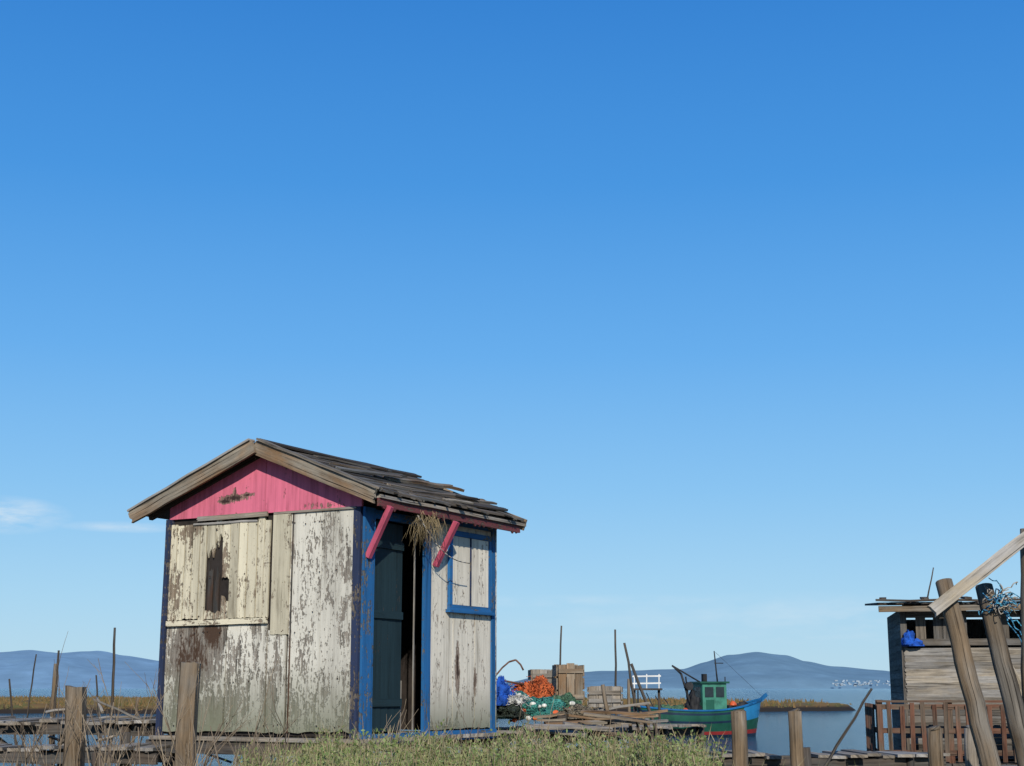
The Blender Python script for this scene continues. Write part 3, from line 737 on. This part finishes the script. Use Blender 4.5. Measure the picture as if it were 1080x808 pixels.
for i in range(1900):
    u=R(262,750) if i%4 else R(-20,1100); y=R(8.8,12.4); x=(u-540)/1605*y; g=gz(x,y)
    top=CAMZ-y*R(.029,.052); hh=max(.08,top-g); lx=R(-.16,.16); ly=R(-.08,.08); w=R(.0015,.0032)
    if u<262 or u>750: hh*=.7
    m_=Vector((x+lx*.3,y+ly*.3,g+hh*.6)); t_=Vector((x+lx,y+ly,g+hh)); p0=Vector((x,y,g-.03))
    b.quad(p0-Vector((w,0,0)),p0+Vector((w,0,0)),m_+Vector((w*.8,0,0)),m_-Vector((w*.8,0,0)),3); b.tri(m_-Vector((w*.8,0,0)),m_+Vector((w*.8,0,0)),t_,3)
b.done('saltmarsh_grass_and_shrubs',[leafmat('shrub_leaves',[(.085,.125,.035),(.14,.19,.06),(.19,.235,.09),(.11,.15,.045),(.23,.255,.12)]),leafmat('stems',[(.26,.21,.12),(.16,.12,.07),(.33,.28,.17)]),leafmat('shrub_leaves_olive',[(.16,.17,.065),(.22,.22,.10),(.11,.12,.04)]),leafmat('grass_blades',[(.16,.19,.065),(.25,.245,.11),(.31,.27,.15),(.13,.155,.05),(.20,.20,.09)])])
b=B()
def twig(p,d,L,r,dep):
    e=p+d*L; b.pole(p,e,r,r*.6,0,4,3,.004+L*.01)
    if dep>0:
        for k in range(random.randint(2,3)):
            q=R(.35,.95); dd=(d+Vector((R(-.7,.7),R(-.5,.5),R(-.15,.5)))).normalized(); twig(p+(e-p)*q,dd,L*R(.35,.6),r*.55,dep-1)
for i in range(50):
    u=R(-10,130) if i<28 else R(150,330); y=R(8.5,11); x=(u-540)/1605*y; topz=CAMZ-y*R(-.018,.035) if i<28 else CAMZ-y*R(-.004,.04); g=gz(x,y)
    twig(Vector((x,y,g-.05)),Vector((R(-.35,.35),R(-.2,.2),1)).normalized(),(topz-g)*.85,.006,2)
for i in range(34):
    u=R(320,720); y=R(9.5,12); x=(u-540)/1605*y; g=gz(x,y); topz=CAMZ-y*R(.004,.034)
    twig(Vector((x,y,g-.05)),Vector((R(-.2,.3),R(-.2,.2),1)).normalized(),(topz-g)*.9,.0045,1)
b.done('bare_twigs',[leafmat('dead_twig_bark',[(.08,.06,.045),(.17,.13,.09),(.24,.19,.13)])])

# ================================================================ WORLD / SUN / CAMERA
EL=math.radians(29); az=Vector((.10,-1,0)).normalized()
sd=Vector((az.x*math.cos(EL),az.y*math.cos(EL),math.sin(EL)))
w=bpy.data.worlds.new("World"); bpy.context.scene.world=w; w.use_nodes=True; nt=w.node_tree
STR=.1
bg=nt.nodes['Background']; bg.inputs[1].default_value=STR
sky=N(nt,'ShaderNodeTexSky',sky_type='NISHITA'); sky.sun_disc=False; sky.sun_elevation=EL; sky.sun_rotation=math.atan2(az.x,az.y)%(2*math.pi)
sky.air_density=1.0; sky.dust_density=.3; sky.ozone_density=2.5
tc=N(nt,'ShaderNodeTexCoord')
sep=N(nt,'ShaderNodeSeparateXYZ'); nt.links.new(tc.outputs['Generated'],sep.inputs[0])
gr=ramp(nt,sep.outputs[2],[(0.0,(.46,.69,.84)),(.06,(.36,.64,.88)),(.13,(.235,.54,.885)),(.22,(.125,.42,.86)),(.33,(.055,.305,.77)),(.46,(.025,.215,.66)),(1.0,(.015,.12,.42))])
gs=N(nt,'ShaderNodeVectorMath',operation='SCALE'); nt.links.new(gr,gs.inputs[0]); gs.inputs['Scale'].default_value=1/STR
base=mix(nt,.90,sky.outputs[0],gs.outputs[0])
def cloudmask(u,v,su,sv,scale,th,gain):
    d=(pt(u,v,1.0)-Vector((0,0,CAMZ))).normalized()
    q=N(nt,'ShaderNodeVectorMath',operation='SUBTRACT'); nt.links.new(tc.outputs['Generated'],q.inputs[0]); q.inputs[1].default_value=d
    e=N(nt,'ShaderNodeVectorMath',operation='DIVIDE'); nt.links.new(q.outputs[0],e.inputs[0]); e.inputs[1].default_value=(su,1.0,sv)
    l=N(nt,'ShaderNodeVectorMath',operation='LENGTH'); nt.links.new(e.outputs[0],l.inputs[0])
    mp=N(nt,'ShaderNodeMapping'); mp.inputs['Scale'].default_value=(1,1,4); nt.links.new(tc.outputs['Generated'],mp.inputs[0])
    n=noise_(nt,mp.outputs[0],scale,6,.6)
    f=math_(nt,'SUBTRACT',1.0,l.outputs['Value'],True)
    return math_(nt,'MULTIPLY',math_(nt,'MULTIPLY',f,math_(nt,'SUBTRACT',n,th,True)),gain,True)
c1=cloudmask(3,543,.042,.013,24,.34,3.6); c2=cloudmask(130,556,.045,.004,24,.3,1.8); c3=cloudmask(640,634,.16,.005,18,.38,1.0); c4=cloudmask(930,650,.3,.018,14,.42,1.3); c5=cloudmask(820,672,.25,.005,14,.4,1.2)
cm=c1
for c_ in (c2,c3,c4,c5): cm=math_(nt,'MAXIMUM',cm,c_)
nt.links.new(mix(nt,cm,base,(7.6,8.4,9.0)),bg.inputs[0])
L=bpy.data.lights.new('sun','SUN'); L.energy=4.9; L.angle=math.radians(.5); L.color=(1,.94,.82)
lo=bpy.data.objects.new('sun',L); bpy.context.scene.collection.objects.link(lo); lo.rotation_euler=(-sd).to_track_quat('-Z','Y').to_euler()
cam=bpy.data.cameras.new('camera'); cam.lens=52; cam.sensor_width=36; cam.clip_start=.1; cam.clip_end=80000
co=bpy.data.objects.new('camera',cam); bpy.context.scene.collection.objects.link(co); co.location=(0,0,CAMZ); co.rotation_euler=(math.radians(90+11.66),0,0)
bpy.context.scene.camera=co
s=bpy.context.scene; s.view_settings.view_transform='Standard'; s.view_settings.look='None'; s.view_settings.exposure=0
